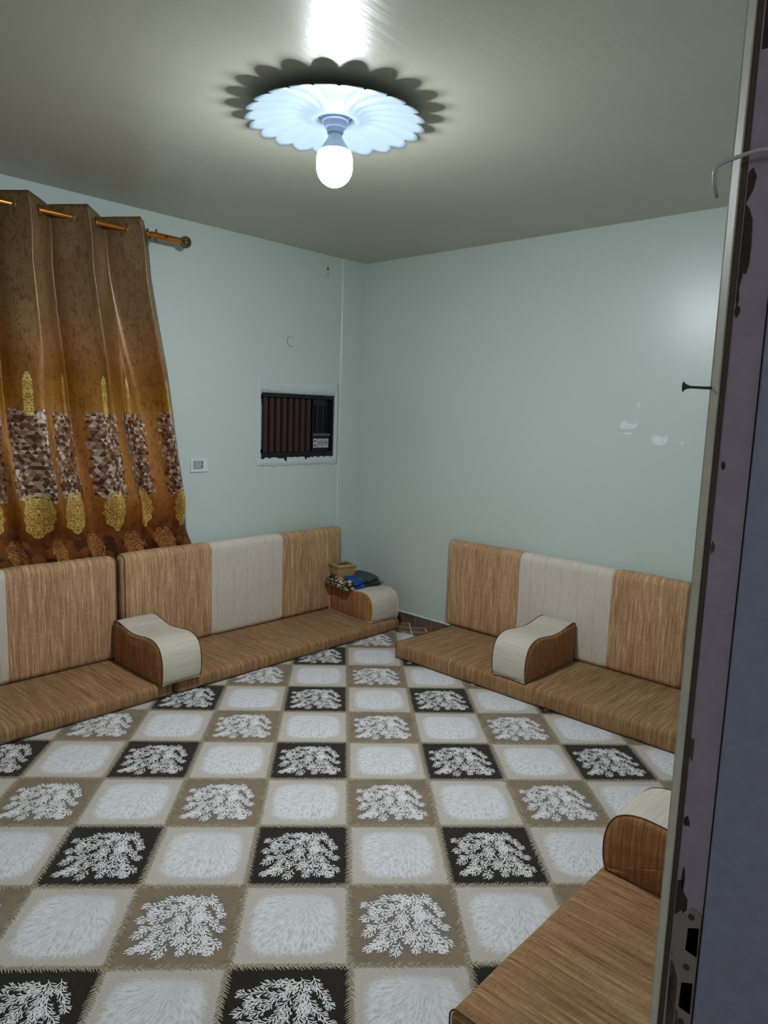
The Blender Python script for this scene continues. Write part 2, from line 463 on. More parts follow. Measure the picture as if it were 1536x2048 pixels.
AX0, AX1, AZ0, AZ1 = -.945, -.272, 1.212, 1.655
wall_n = slab('wall_north', 'x', 0, .2, SX - .15, .15, -.1, ROOM_H, [(AX0, AX1, AZ0, AZ1)], M_WALL)
wall_e = slab('wall_east', 'y', 0, .2, SY - .15, 0, -.1, ROOM_H, [], M_WALL)
wall_w = slab('wall_west', 'y', SX, SX - .15, SY - .15, 0, -.1, ROOM_H, [], M_WALL)
DX0, DX1, DH = SX + .03, -3.215, 2.10
wall_s = slab('wall_south', 'x', SY, SY - .13, SX, 0, -.1, ROOM_H, [(DX0, DX1, -.1, DH)], M_WALL)
tag(MB().box(SX - .15, .2, SY - .15, .2, ROOM_H, ROOM_H + .15).build('ceiling', M_CEIL), kind='structure')
tag(MB().box(SX - .15, .2, SY - 1.6, .2, -.1, 0).build('floor', M_FLOOR), kind='structure')
# shallow pilaster in the corner of the curtain wall
pil = []
for k in range(5): pil.append((-.235 + .010 * (1 - math.cos(k / 4 * PI / 2)), -.014 * math.sin(k / 4 * PI / 2)))
tag(MB().prism([(-.235, 0)] + pil[1:] + [(0, -.014), (0, 0)], 'z', 0, ROOM_H).build('trim_1', M_WALL, None, False), kind='structure')
# tiled skirting
def skirt(name, x0, x1, y0, y1):
    tag(MB().box(x0, x1, y0, y1, 0, .066).build(name, M_SKIRT), kind='structure')
skirt('baseboard_east', -.011, 0, SY, -.025)
skirt('baseboard_north', SX + .011, 0, -.025, -.014)
skirt('baseboard_west', SX, SX + .011, SY, -.03)
skirt('baseboard_south', -3.17, -.012, SY, SY + .011)
# ragged plaster bead above the skirting
bead = MB(); rr = random.Random(4)
ys = linspace(-3.6, -.03, 190)
poly = []
v = []; f = []
for i, y in enumerate(ys):
    h = .006 + .007 * rr.random() ** 2; d = .008 + .006 * rr.random()
    v += [(-.0005, y, .064), (-d, y, .0655), (-d * .7, y, .066 + h * .5), (-.0005, y, .067 + h)]
for i in range(len(ys) - 1):
    for k in range(3): f.append((i * 4 + k, i * 4 + k + 1, i * 4 + 5 + k, i * 4 + 4 + k))
tag(mesh_obj('trim_2', v, f, M_PLASTER), kind='structure')

# marks on the walls (children of the wall they belong to)
def blob_poly(cx, cz, rx, rz, n, jit, seed):
    r_ = random.Random(seed); out = []
    for k in range(n):
        a = 2 * PI * k / n; q = 1 + jit * (r_.random() - .5)
        out.append((cx + rx * q * math.cos(a), cz + rz * q * math.sin(a)))
    return out
def chip_x(poly, th=.0012, name='paint_chip', mat=None):      # on the east wall (plane x=0)
    return MB().prism(poly, 'x', -th, .001).build(name, mat or M_CHIP, wall_e)
def chip_y(poly, th=.0015, name='paint_chip', mat=None, par=None, y0=0):
    return MB().prism(poly, 'y', y0 - th, y0 + .001).build(name, mat or M_CHIP, par or wall_n)
chip_x([(-2.215, 1.553), (-2.205, 1.535), (-2.185, 1.530), (-2.150, 1.538), (-2.135, 1.555), (-2.128, 1.550), (-2.110, 1.520), (-2.115, 1.506), (-2.150, 1.500), (-2.190, 1.508), (-2.212, 1.515)][::-1])
chip_x([(-2.390, 1.475), (-2.375, 1.468), (-2.350, 1.466), (-2.335, 1.474), (-2.312, 1.478), (-2.300, 1.462), (-2.305, 1.440), (-2.325, 1.425), (-2.352, 1.418), (-2.378, 1.432), (-2.392, 1.452)])
chip_x(blob_poly(-2.16, 1.478, .022, .005, 9, .5, 2)); chip_x(blob_poly(-2.21, 1.64, .010, .018, 9, .5, 3))
chip_x(blob_poly(-2.47, 1.44, .006, .008, 8, .4, 5))
chip_y(blob_poly(-.372, 2.552, .013, .014, 10, .6, 8), mat=M_DARKSPOT, name='dark_spot')
chip_y(blob_poly(-.368, 2.512, .010, .020, 9, .7, 9), .001, 'dark_spot', simple('blue_grey_smudge', (.36, .44, .46, 1), .6))
# painted-over round junction box lid
lid = MB().prism([(.034 * math.cos(2 * PI * k / 28), .034 * math.sin(2 * PI * k / 28)) for k in range(28)], 'y', -.0025, 0).build('junction_box_lid', M_WALL, None, False)
lid.location = (-.698, 0, 2.012)
tag(lid, 'small round painted-over box lid on the wall above the window air conditioner', 'wall lid')
arc = [(.036 * math.cos(a), -.0012, .036 * math.sin(a)) for a in linspace(PI * .30, PI * 1.72, 22)]
MB().tube(arc, .0016, 6).build('crack_line', M_DARKSPOT, lid)

# ------------------------------------------------------------------ carpet
CU = Vector((math.cos(-.7647), math.sin(-.7647))); CV = Vector((-CU.y, CU.x))
CO = CU * -.0639 + CV * -3.7653
SU, SV = .33793, .34186
RX0, RX1, RY0, RY1 = -3.75, -.232, -3.62, -.30
def clip(poly):
    def cut(poly, ax, val, keep_gt):
        out = []
        for i in range(len(poly)):
            a, b = poly[i], poly[(i + 1) % len(poly)]
            ia = (a[ax] >= val) if keep_gt else (a[ax] <= val); ib = (b[ax] >= val) if keep_gt else (b[ax] <= val)
            if ia: out.append(a)
            if ia != ib:
                t_ = (val - a[ax]) / (b[ax] - a[ax]); out.append(tuple(a[k] + (b[k] - a[k]) * t_ for k in (0, 1)))
        return out
    for args in ((0, RX0, True), (0, RX1, False), (1, RY0, True), (1, RY1, False)):
        if poly: poly = cut(poly, *args)
    return poly
def strokes_to_poly(x0, y0, x1, y1, w0, w1):
    dx, dy = x1 - x0, y1 - y0; L = math.hypot(dx, dy) or 1e-6; dx /= L; dy /= L; nx, ny = -dy, dx
    return [(x0 + nx * w0, y0 + ny * w0), (x0 - nx * w0, y0 - ny * w0), (x1 - nx * w1 - dx * w1 * .4, y1 - ny * w1 - dy * w1 * .4), (x1 - nx * w1 * .5 + dx * w1 * .6, y1 - ny * w1 * .5 + dy * w1 * .6),
            (x1 + nx * w1 * .5 + dx * w1 * .6, y1 + ny * w1 * .5 + dy * w1 * .6), (x1 + nx * w1 - dx * w1 * .4, y1 + ny * w1 - dy * w1 * .4)]
def make_sprigs(fat=1.0):
    """a coral-like print in unit-square coordinates"""
    r_ = random.Random(21); out = []
    rows = 8; cols = 6
    extra = [(.60, .74, 4.45), (.53, .815, 3.3), (.64, .82, 5.3), (.66, .60, 4.7), (.24, .24, 3.9), (.78, .22, 5.2), (.26, .66, 3.2)]
    for j in range(rows + 1):
        for i in range(cols if j < rows else len(extra)):
            x = .205 + .61 * (i + .5 * (j % 2)) / (cols - .5) + (r_.random() - .5) * .05
            y = .195 + .62 * j / (rows - 1) + (r_.random() - .5) * .045
            if (x > .74 and y > .77) or (x < .25 and y > .76): 
                if j < rows: continue
            tq = min(1, max(0, (x - .24) / .56))
            a = math.radians(188 + 112 * tq ** 1.5 + 38 * (1 - y) - (25 if y > .7 and x < .6 else 0)) + (r_.random() - .5) * .75
            if j == rows: x, y, a = extra[i]
            L = .135 + .03 * r_.random()
            bx, by = x - math.cos(a) * L * .5, y - math.sin(a) * L * .5
            def br(px, py, an, ln, w):
                ex, ey = px + math.cos(an) * ln, py + math.sin(an) * ln
                out.append(strokes_to_poly(px, py, ex, ey, w * .6, w)); return ex, ey
            w = .0042 * fat
            br(bx, by, a, L, w)
            for q, ang, ll in ((.18, .70, .40), (.40, .60, .50), (.60, .50, .46), (.80, .38, .34)):
                for sgn in (-1, 1):
                    qq = q + (r_.random() - .5) * .10; an = a + sgn * (ang + (r_.random() - .5) * .2)
                    px, py = bx + math.cos(a) * L * qq, by + math.sin(a) * L * qq
                    ex, ey = br(px, py, an, L * ll, w * .95)
                    mx, my = px + (ex - px) * .42, py + (ey - py) * .42
                    if q < .7 and r_.random() < .8: br(mx, my, an + sgn * .50, L * ll * .50, w * .9)
                    if q < .5 and r_.random() < .2: br(mx, my, an - sgn * .50, L * ll * .45, w * .9)
    return out
SPR = {2: make_sprigs(1.0), 1: make_sprigs(1.3)}
cv = []; cf = []; cm = []; cuv = []
def cell_kind(i, j):
    if j % 2 == 0: return 1 if i % 2 == 0 else 0
    return 2 if i % 2 == 1 else 0
def W(fu, fv): return CO + CU * (fu * SU) + CV * (fv * SV)
def addp(pts, z, m, uvs):
    n = len(cv); cv.extend([(p[0], p[1], z) for p in pts]); cf.append(tuple(range(n, n + len(pts)))); cm.append(m); cuv.append(uvs)
inr = lambda p: RX0 + .004 < p[0] < RX1 - .004 and RY0 + .004 < p[1] < RY1 - .004
fr = random.Random(5)
for i in range(-12, 13):
    for j in range(-3, 13):
        corners = [W(i, j), W(i + 1, j), W(i + 1, j + 1), W(i, j + 1)]
        pl = clip([(c.x, c.y) for c in corners])
        if len(pl) < 3: continue
        k = cell_kind(i, j)
        uvs = []
        for p in pl:
            d = Vector(p) - CO; uvs.append((d.dot(CU) / SU - i, d.dot(CV) / SV - j))
        addp(pl, CAR, k, uvs)
        cen = W(i + .5, j + .5)
        if k and RX0 - .2 < cen.x < RX1 + .2 and RY0 - .2 < cen.y < RY1 + .2:
            for q in SPR[k]:
                pts = [W(i + a, j + b) for a, b in q]
                if all(inr(p) for p in pts): addp([(p.x, p.y) for p in pts], CAR + .0014 + .0004 * fr.random(), 3, [(0, 0)] * len(pts))
        # feathery stitching along the two edges this cell owns
        for e in (0, 1):
            k2 = cell_kind(i, j - 1) if e == 0 else cell_kind(i - 1, j)
            n = 40
            for s_ in range(n):
                tt = (s_ + .5 * fr.random()) / n
                for side in (-1, 1):
                    kk = (k if side > 0 else k2)
                    ln = (.040 if kk else .034) * (.7 + .5 * fr.random()); lean = .030
                    a0 = (tt, 0.0) if e == 0 else (0.0, tt)
                    a1 = (tt + lean, side * ln) if e == 0 else (side * ln, tt - lean)
                    q = strokes_to_poly(a0[0], a0[1], a1[0], a1[1], .0062, .0022)
                    pts = [W(i + a, j + b) for a, b in q]
                    if all(inr(p) for p in pts):
                        addp([(p.x, p.y) for p in pts], CAR + .0006 + .0005 * fr.random(), 4 if kk == 2 else (5 if kk == 0 else 4 if fr.random() < .5 else 5), [(0, 0)] * len(pts))
            bw = .006
            q = [(0, -bw), (1, -bw), (1, bw), (0, bw)] if e == 0 else [(-bw, 0), (bw, 0), (bw, 1), (-bw, 1)]
            pl2 = clip([tuple(W(i + a, j + b)) for a, b in q])
            if len(pl2) > 2: addp(pl2, CAR + .0003, 5, [(0, 0)] * len(pl2))
# bound edge of the carpet
for (a, b) in (((RX0, RY0), (RX1, RY0)), ((RX1, RY0), (RX1, RY1)), ((RX1, RY1), (RX0, RY1)), ((RX0, RY1), (RX0, RY0))):
    n = len(cv); cv += [(a[0], a[1], .0003), (b[0], b[1], .0003), (b[0], b[1], CAR), (a[0], a[1], CAR)]
    cf.append((n, n + 1, n + 2, n + 3)); cm.append(5); cuv.append([(0, 0)] * 4)
me = bpy.data.meshes.new('carpet'); me.from_pydata(cv, [], cf)
for m in M_CAR: me.materials.append(m)
me.polygons.foreach_set('material_index', cm)
uvl = me.uv_layers.new(name='UVMap'); flat = []
for u_ in cuv:
    for a in u_: flat += [a[0], a[1]]
uvl.data.foreach_set('uv', flat); me.update()
for p_ in me.polygons:
    pass
bm = bmesh.new(); bm.from_mesh(me)
for fc in bm.faces:
    if fc.normal.z < -.5: fc.normal_flip()
bm.to_mesh(me); bm.free()
carpet = bpy.data.objects.new('carpet', me); COL.objects.link(carpet)
tag(carpet, 'large carpet printed with white, brown and charcoal squares and white coral sprigs, laid diagonally', 'carpet')

# ------------------------------------------------------------------ cushions
def rbox_pt(x, y, z, L, D, H, r, puff, wob, seed):
    """point of a box surface -> rounded, slightly stuffed box. box spans x 0..L, y 0..D, z 0..H"""
    p = Vector((x, y, z))
    c = Vector((min(max(x, r), L - r), min(max(y, r), D - r), min(max(z, r), H - r)))
    d = p - c
    if d.length > 1e-9: q = c + d.normalized() * r
    else: q = p
    # stuffing
    sx = math.sin(PI * min(max(x / L, 0), 1)) ** .35; sy = math.sin(PI * min(max(y / D, 0), 1)) ** .5; sz = math.sin(PI * min(max(z / H, 0), 1)) ** .5
    if z >= H - 1e-6: q.z += puff * sx * sy
    if y >= D - 1e-6: q.y += puff * .8 * sx * sz
    if y <= 1e-6: q.y -= puff * .5 * sx * sz
    n = mnoise.noise(Vector((x * 5 + seed, y * 5, z * 5))) * wob + mnoise.noise(Vector((x * 16 + seed, y * 13, z * 13))) * wob * .35
    if z > H * .3 or y > D * .5:
        q.z += n * (1 if z > H * .5 else .2); q.y += n * .6
    return q
def lines(L, r, step, extra=()):
    s = [0, r * .3, r * .65, r]
    n = max(2, int((L - 2 * r) / step))
    s += [r + (L - 2 * r) * k / n for k in range(1, n)]
    s += [L - r, L - r * .65, L - r * .3, L]
    s = [a for a in s if all(abs(a - e) > step * .3 for e in extra)] + list(extra)
    return sorted(set(round(a, 6) for a in s))
def rbox_mesh(L, D, H, r, step=.05, seams=(), puff=.006, wob=.003, seed=0, shear=None):
    X = lines(L, r, step, seams); Y = lines(D, r, step * .8); Z = lines(H, r, step * .8)
    idx = {}; v = []; f = []; fx = []
    def V(i, j, k):
        if (i, j, k) not in idx:
            idx[(i, j, k)] = len(v)
            q = rbox_pt(X[i], Y[j], Z[k], L, D, H, r, puff, wob, seed)
            for sm in seams:          # stitched seam dips a little
                if abs(X[i] - sm) < 1e-5:
                    c = Vector((q.x, D / 2, H / 2)); dd = (q - c); q = q - Vector((0, dd.y, dd.z)).normalized() * .003
            if shear: q = shear(q)
            v.append(q)
        return idx[(i, j, k)]
    nx, ny, nz = len(X) - 1, len(Y) - 1, len(Z) - 1
    for i in range(nx):
        for j in range(ny):
            for k in (0, nz): f.append((V(i, j, k), V(i + 1, j, k), V(i + 1, j + 1, k), V(i, j + 1, k))); fx.append((X[i] + X[i + 1]) / 2)
        for k in range(nz):
            for j in (0, ny): f.append((V(i, j, k), V(i + 1, j, k), V(i + 1, j, k + 1), V(i, j, k + 1))); fx.append((X[i] + X[i + 1]) / 2)
    for j in range(ny):
        for k in range(nz):
            for i in (0, nx): f.append((V(i, j, k), V(i, j + 1, k), V(i, j + 1, k + 1), V(i, j, k + 1))); fx.append(X[i])
    return v, f, fx
def submesh(v, f, keep):
    m = {}; nv = []; nf = []
    for q in [f[i] for i in keep]:
        t_ = []
        for a in q:
            if a not in m: m[a] = len(nv); nv.append(v[a])
            t_.append(m[a])
        nf.append(tuple(t_))
    return nv, nf
def pipe_rect(x, D, H, r, shear=None, out=.002):
    pts = []
    for (cy, cz, a0) in ((D - r, H - r, 0), (r, H - r, PI / 2), (r, r, PI), (D - r, r, 1.5 * PI)):
        for k in range(6):
            a = a0 + k / 5 * PI / 2; pts.append(Vector((x, cy + (r + out) * math.cos(a), cz + (r + out) * math.sin(a))))
    full = []
    for i in range(len(pts)):
        a, b = pts[i], pts[(i + 1) % len(pts)]; n = max(1, int((b - a).length / .05))
        for k in range(n): full.append(a + (b - a) * (k / n))
    if shear: full = [shear(Vector(p)) for p in full]
    return full

def mattress(L, D, H, label, loc, rz, seed, pipe=M_PIPE_TAN):
    v, f, fx = rbox_mesh(L, D, H, .024, .05, (), .004, .0035, seed)
    o = mesh_obj('floor_mattress', v, f, M_SEAT, None, True)
    o.location = loc; o.rotation_euler = (0, 0, rz)
    for x in (.010, L - .010): MB().tube(pipe_rect(x, D, H, .022, None, .0010), .0024, 6, True).build('piping', pipe, o, True)
    tag(o, label, 'floor cushion', 'floor mattresses along the walls')
    return o
# local axes: x along the wall, y out into the room, z up
# north wall: local x -> world -x, local y -> world -y  (rz = pi)
ZN = .079
mattress(1.77, .645, ZN, 'tan woven floor mattress under the curtain, its corner nearest the middle armrest', (-2.012, -.015, CAR), PI, 1)
mattress(1.79, .645, ZN, 'tan woven floor mattress along the curtain wall, ending in the far room corner', (-.203, -.015, CAR), PI, 14)
# east wall: local x -> world -y, local y -> world -x  (rz = -pi/2 maps x->-y, y->x ; mirrored build instead)
def east_place(o, y, z):      # rotate so local x -> +y, local y -> -x
    o.location = (-.015, y, z); o.rotation_euler = (0, 0, PI / 2)
m3 = mattress(1.80, .662, .104, 'tan woven floor mattress along the bare right wall', (0, 0, 0), 0, 33, M_PIPE_DARK)
east_place(m3, -2.845, CAR)
# south wall: local y -> +y  (rz = 0)
m4 = mattress(1.78, .655, .104, 'tan woven floor mattress beside the door frame, nearest the camera', (-2.665, -3.680, CAR), 0, 52, M_PIPE_DARK)

def back_cushion(L, D, H, seams, cream, label, loc, rz, seed, lean=0.0):
    sh = (lambda q: Vector((q.x, q.y - lean * q.z, q.z)))
    v, f, fx = rbox_mesh(L, D, H, .038, .05, seams, .006, .004, seed, sh)
    root = empty('back_cushion', loc, rz)
    tag(root, label, 'back cushion', 'back cushions against the walls')
    lim = [-1] + list(seams) + [L + 1]
    for a in range(len(lim) - 1):
        keep = [i for i, x in enumerate(fx) if lim[a] <= x < lim[a + 1]]
        nv, nf = submesh(v, f, keep)
        p = mesh_obj('middle_panel' if a == cream else 'end_panel', nv, nf, M_CREAM if a == cream else M_TAN, root, True)
        if a == cream: p['label'] = 'cream middle panel'
    for x in (.014, L - .014): MB().tube(pipe_rect(x, D, H, .036, sh, .0005), .0020, 6, True).build('piping', M_PIPE_TAN, root, True)
    return root
back_cushion(1.735, .105, .600, (.60, 1.17), 1, 'tan back cushion with cream middle panel, left of the middle armrest under the curtain', (-2.058, -.048, CAR + ZN), PI, 3)
back_cushion(1.725, .105, .605, (.565, 1.135), 1, 'tan back cushion with cream middle panel below the air conditioner, ending in the corner', (-.305, -.048, CAR + ZN), PI, 9)
b3 = back_cushion(1.635, .105, .590, (.44, 1.05), 1, 'tan back cushion with pinkish cream middle panel against the bare right wall', (0, 0, 0), 0, 15)
b3.location = (-.018, -2.635, CAR + .104); b3.rotation_euler = (0, 0, PI / 2)

# armrests: profile in local (y = depth out from wall, z)
def arm_profile(Ln, H):
    pts = []
    # key heights relative to H, s from the back (0) to the front (Ln)
    keys = [(.012, .02), (.0, .10), (-.002, .5), (.0, .86), (.012, .96), (.05, 1.0), (.13, .99), (.22, .95), (.32, .905), (.42, .885), (.52, .895), (.62, .92),
            (.71, .94), (.79, .94), (.87, .90), (.935, .81), (.975, .66), (.995, .45), (.995, .25), (.985, .10), (.965, .02), (.9, .0), (.1, .0)]
    K = [Vector((a * Ln, b * H)) for a, b in keys]; n = len(K)
    for i in range(n):          # Catmull-Rom
        p0, p1, p2, p3 = K[i - 1], K[i], K[(i + 1) % n], K[(i + 2) % n]
        for s_ in range(3):
            t_ = s_ / 3
            q = .5 * ((2 * p1) + (p2 - p0) * t_ + (2 * p0 - 5 * p1 + 4 * p2 - p3) * t_ ** 2 + (3 * p1 - p0 - 3 * p2 + p3) * t_ ** 3)
            pts.append((q.x, max(0, q.y)))
    return pts
def armrest(Ln, Wd, H, label, loc, rz, seed, pipe):
    root = empty('armrest_cushion', loc, rz)
    tag(root, label, 'armrest cushion', 'armrest cushions on the floor mattresses')
    P = arm_profile(Ln, H); n = len(P)
    cy, cz = sum(p[0] for p in P) / n, sum(p[1] for p in P) / n
    # band
    xs = [0, .15, .35, .5, .65, .85, 1]; v = []; f = []
    for a in xs:
        bul = .006 * math.sin(PI * a)
        for k, (y, z) in enumerate(P):
            dy, dz = y - cy, z - cz; d = math.hypot(dy, dz)
            w = mnoise.noise(Vector((a * Wd * 8 + seed, y * 8, z * 8))) * .003 if z > .01 else 0
            bb = bul if z > .01 else 0
            v.append((a * Wd, y + dy / d * (bb + w), z + dz / d * (bb + w)))
    for i in range(len(xs) - 1):
        for k in range(n): f.append((i * n + k, i * n + (k + 1) % n, (i + 1) * n + (k + 1) % n, (i + 1) * n + k))
    b = mesh_obj('top_band', v, f, M_CREAM_BAND, root, True); b['label'] = 'cream fabric band'
    for side in (0, 1):
        v = []; f = []; rings = [1.0, .975, .94, .88, .80, .66, .5, .34, .17]
        for ri, s_ in enumerate(rings):
            for k, (y, z) in enumerate(P):
                yy, zz = cy + (y - cy) * s_, cz + (z - cz) * s_
                off = .017 * min(1, (1 - s_) * 9) ** .6 * (max(0, math.sin(PI * min(1, max(0, yy / Ln)))) * max(0, math.sin(PI * min(1, max(0, zz / (H * .95)))))) ** .35 if s_ < 1 else 0
                x = (Wd + off) if side else -off
                w = mnoise.noise(Vector((seed + side * 9, yy * 14, zz * 22))) * .006 * (1 - s_ ** 3)
                v.append((x + (w if side else -w), yy, zz))
        for ri in range(len(rings) - 1):
            for k in range(n): f.append((ri * n + k, ri * n + (k + 1) % n, (ri + 1) * n + (k + 1) % n, (ri + 1) * n + k))
        v.append(((Wd + .017) if side else -.017, cy, cz)); c = len(v) - 1; o_ = (len(rings) - 1) * n
        for k in range(n): f.append((o_ + k, o_ + (k + 1) % n, c))
        mesh_obj('side_panel', v, f, M_TAN_SIDE, root, True)
        p = MB(); xx = Wd - .001 if side else .001
        p.tube([(xx, cy + (y - cy) * 1.003, max(.003, cz + (z - cz) * 1.003)) for y, z in P], .0052 if pipe == M_PIPE_LIGHT else .0027, 6, True)
        p.build('piping', pipe, root, True)
    return root
ZT = CAR + ZN + .004
armrest(.53, .235, .242, 'cream-topped armrest cushion between the two curtain-wall back cushions', (-1.865, -.172, ZT), PI, 4, M_PIPE_DARK)
armrest(.47, .25, .215, 'cream-topped armrest cushion in the far corner with a dark folded cloth on it', (-.178, -.175, ZT), PI - .05, 8, M_PIPE_LIGHT)
a3 = armrest(.545, .215, .242, 'cream-topped armrest cushion in the middle of the mattress along the bare right wall', (0, 0, 0), 0, 12, M_PIPE_DARK)
a3.location = (-.142, -2.000, CAR + .104 + .004); a3.rotation_euler = (0, 0, PI / 2)
a4 = armrest(.55, .24, .235, 'cream-topped armrest cushion half hidden by the door frame, on the nearest mattress', (-1.875, -3.585, CAR + .104 + .004), 0, 17, M_PIPE_DARK)

# ------------------------------------------------------------------ cloth and straw box on the corner armrest
TOPZ = ZT + .215
root = empty('folded_cloth', (-.325, -.305, TOPZ + .001), -.06)
tag(root, 'dark folded cloth with blue and cream pattern lying on the corner armrest', 'cloth')
layers = [(.375, .268, .014, 0, 0, .02), (.365, .258, .014, .003, .003, -.03), (.350, .248, .014, -.004, 0, .05), (.33, .228, .012, .006, -.004, -.02)]
z = 0.0
for li, (a, b, th, ox, oy, rt) in enumerate(layers):
    nx, ny = 18, 12; v = []; f = []
    for side in (0, 1):
        for i in range(nx + 1):
            for j in range(ny + 1):
                fx_, fy_ = i / nx - .5, j / ny - .5
                sq = 1 - .06 * (abs(fx_) * 2) ** 4 * (abs(fy_) * 2) ** 4
                x = fx_ * a * sq; y = fy_ * b * sq + .006 * math.sin(fx_ * 14 + li)
                edge = max(abs(fx_), abs(fy_)) * 2
                zz = z + (th * (1 - .6 * max(0, edge - .85) / .15) if side else th * .4 * max(0, edge - .85) / .15) + .004 * mnoise.noise(Vector((x * 14, y * 14, li * 3.1)))
                # sag towards the dip of the cushion and droop at the ends
                zz -= .5 * max(0, abs(x) - .14) ** 1.3 + .20 * max(0, -y - .02)
                c_, s__ = math.cos(rt), math.sin(rt)
                v.append((x * c_ - y * s__ + ox, x * s__ + y * c_ + oy, zz + .004))
    N = (nx + 1) * (ny + 1); I = lambda s_, i, j: s_ * N + i * (ny + 1) + j
    for i in range(nx):
        for j in range(ny):
            for s_ in (0, 1): f.append((I(s_, i, j), I(s_, i + 1, j), I(s_, i + 1, j + 1), I(s_, i, j + 1)))
    for i in range(nx):
        for j in (0, ny): f.append((I(0, i, j), I(0, i + 1, j), I(1, i + 1, j), I(1, i, j)))
    for j in range(ny):
        for i in (0, nx): f.append((I(0, i, j), I(0, i, j + 1), I(1, i, j + 1), I(1, i, j)))
    mesh_obj('cloth_fold', v, f, M_CLOTH, root, True)
    z += th * .95
fr_ = MB(); rr = random.Random(3)
for k in range(26):
    y = -.12 + .24 * k / 25; L_ = .02 + .014 * rr.random()
    fr_.tube([(.176, y, .006), (.180 + L_ * .4, y + .004 * rr.random(), -.006), (.180 + L_, y + .008 * (rr.random() - .5), -.020)], .0012, 4)
fr_.build('fringe', M_BLACK, root)
# straw tissue box
bx = empty('straw_tissue_box', (-.385, -.252, TOPZ + z + .006), -.28)
tag(bx, 'small woven straw tissue box standing on the dark folded cloth', 'tissue box')
def rrect(hx, hy, r, n=4):
    out = []
    for (cx, cy, a0) in ((hx - r, hy - r, 0), (-hx + r, hy - r, PI / 2), (-hx + r, -hy + r, PI), (hx - r, -hy + r, 1.5 * PI)):
        for k in range(n + 1):
            a = a0 + k / n * PI / 2; out.append((cx + r * math.cos(a), cy + r * math.sin(a)))
    return out
body = MB()
rings = []
for k in range(7):      # stacked coils give the woven relief
    zc = .006 + .0095 * k
    hx = .066 + .0010 * k
    pth = [(x, y, zc) for x, y in rrect(hx, hx * .92, .010)]
    body.tube(pth, .0056, 8, True)
body.box(-.064, .064, -.058, .058, .001, .062)
body.build('box_body', M_WICKER, bx, True, 1.0)
lidm = MB()
for hx, z_ in ((.078, .071), (.072, .0765), (.063, .079), (.054, .080), (.046, .080)):
    lidm.tube([(x, y, z_) for x, y in rrect(hx, hx * .92, .008)], .0052, 8, True)
lidm.build('box_lid', M_WICKER, bx, True, 1.0)
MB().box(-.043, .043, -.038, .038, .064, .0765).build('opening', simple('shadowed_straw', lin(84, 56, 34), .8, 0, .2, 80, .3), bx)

# ------------------------------------------------------------------ curtain, rod
RZ, RY = 2.487, -.120
rodroot = empty('curtain_rod', (-1.68, RY, RZ))
tag(rodroot, 'copper-gold curtain rod with round openwork finial near the ceiling', 'curtain rod')
MB().tube([(-1.9, 0, 0), (-.14, 0, 0)], .0135, 16).build('rod', M_BRASS, rodroot, True, 1)
MB().tube([(-.14, 0, 0), (-.12, 0, 0), (.045, 0, 0), (.05, 0, 0)], .019, 18, rs=[.017, .019, .019, .016]).build('rod_sleeve', M_BRASS, rodroot, True, 1)
fin = MB()
for k in range(8):
    a = k / 8 * PI; pts = []
    for q in range(20):
        b = 2 * PI * q / 20; w = .031
        pts.append((.082 + w * math.cos(b), w * math.sin(b) * math.cos(a), w * math.sin(b) * math.sin(a)))
    fin.tube(pts, .0032, 6, True)
for q in (-.5, .5):
    fin.tube([(.082 + .031 * math.sin(q), .0272 * math.cos(b), .0272 * math.sin(b)) for b in linspace(0, 2 * PI * 15 / 16, 16)], .0028, 6, True)
# solid core
for k in range(1):
    prof = [(0.0001 + .024 * math.sin(PI * j / 10), .082 - .024 * math.cos(PI * j / 10)) for j in range(11)]
    vv = []; ff = []
    for a in range(16):
        an = 2 * PI * a / 16
        for (r_, x_) in prof: vv.append((x_, r_ * math.cos(an), r_ * math.sin(an)))
    for a in range(16):
        for j in range(10): ff.append((a * 11 + j, a * 11 + j + 1, ((a + 1) % 16) * 11 + j + 1, ((a + 1) % 16) * 11 + j))
    fin.add(vv, ff)
fin.build('finial', M_FINIAL, rodroot, True)
for X in (-.105, -1.75):
    br = MB().tube([(X, .120, 0), (X, .012, 0)], .008, 10)
    br.tube([(X, .006 + .019 * math.cos(a), .019 * math.sin(a)) for a in linspace(0, 2 * PI * 15 / 16, 16)], .004, 6, True)
    br.box(X - .012, X + .012, .113, .120, -.045, .045)
    br.build('bracket', M_STEEL, rodroot, False)
MB().tube([(-.105, -.002, .034), (-.105, -.002, -.036)], .006, 8).build('bracket_screw', M_STEEL, rodroot)
scr = MB()
for a in (-1, 1): scr.tube([(-.052 - .008, -.0195, -.008 * a), (-.052 + .008, -.0195, .008 * a)], .002, 5)
scr.build('screw', M_BLACK, rodroot)

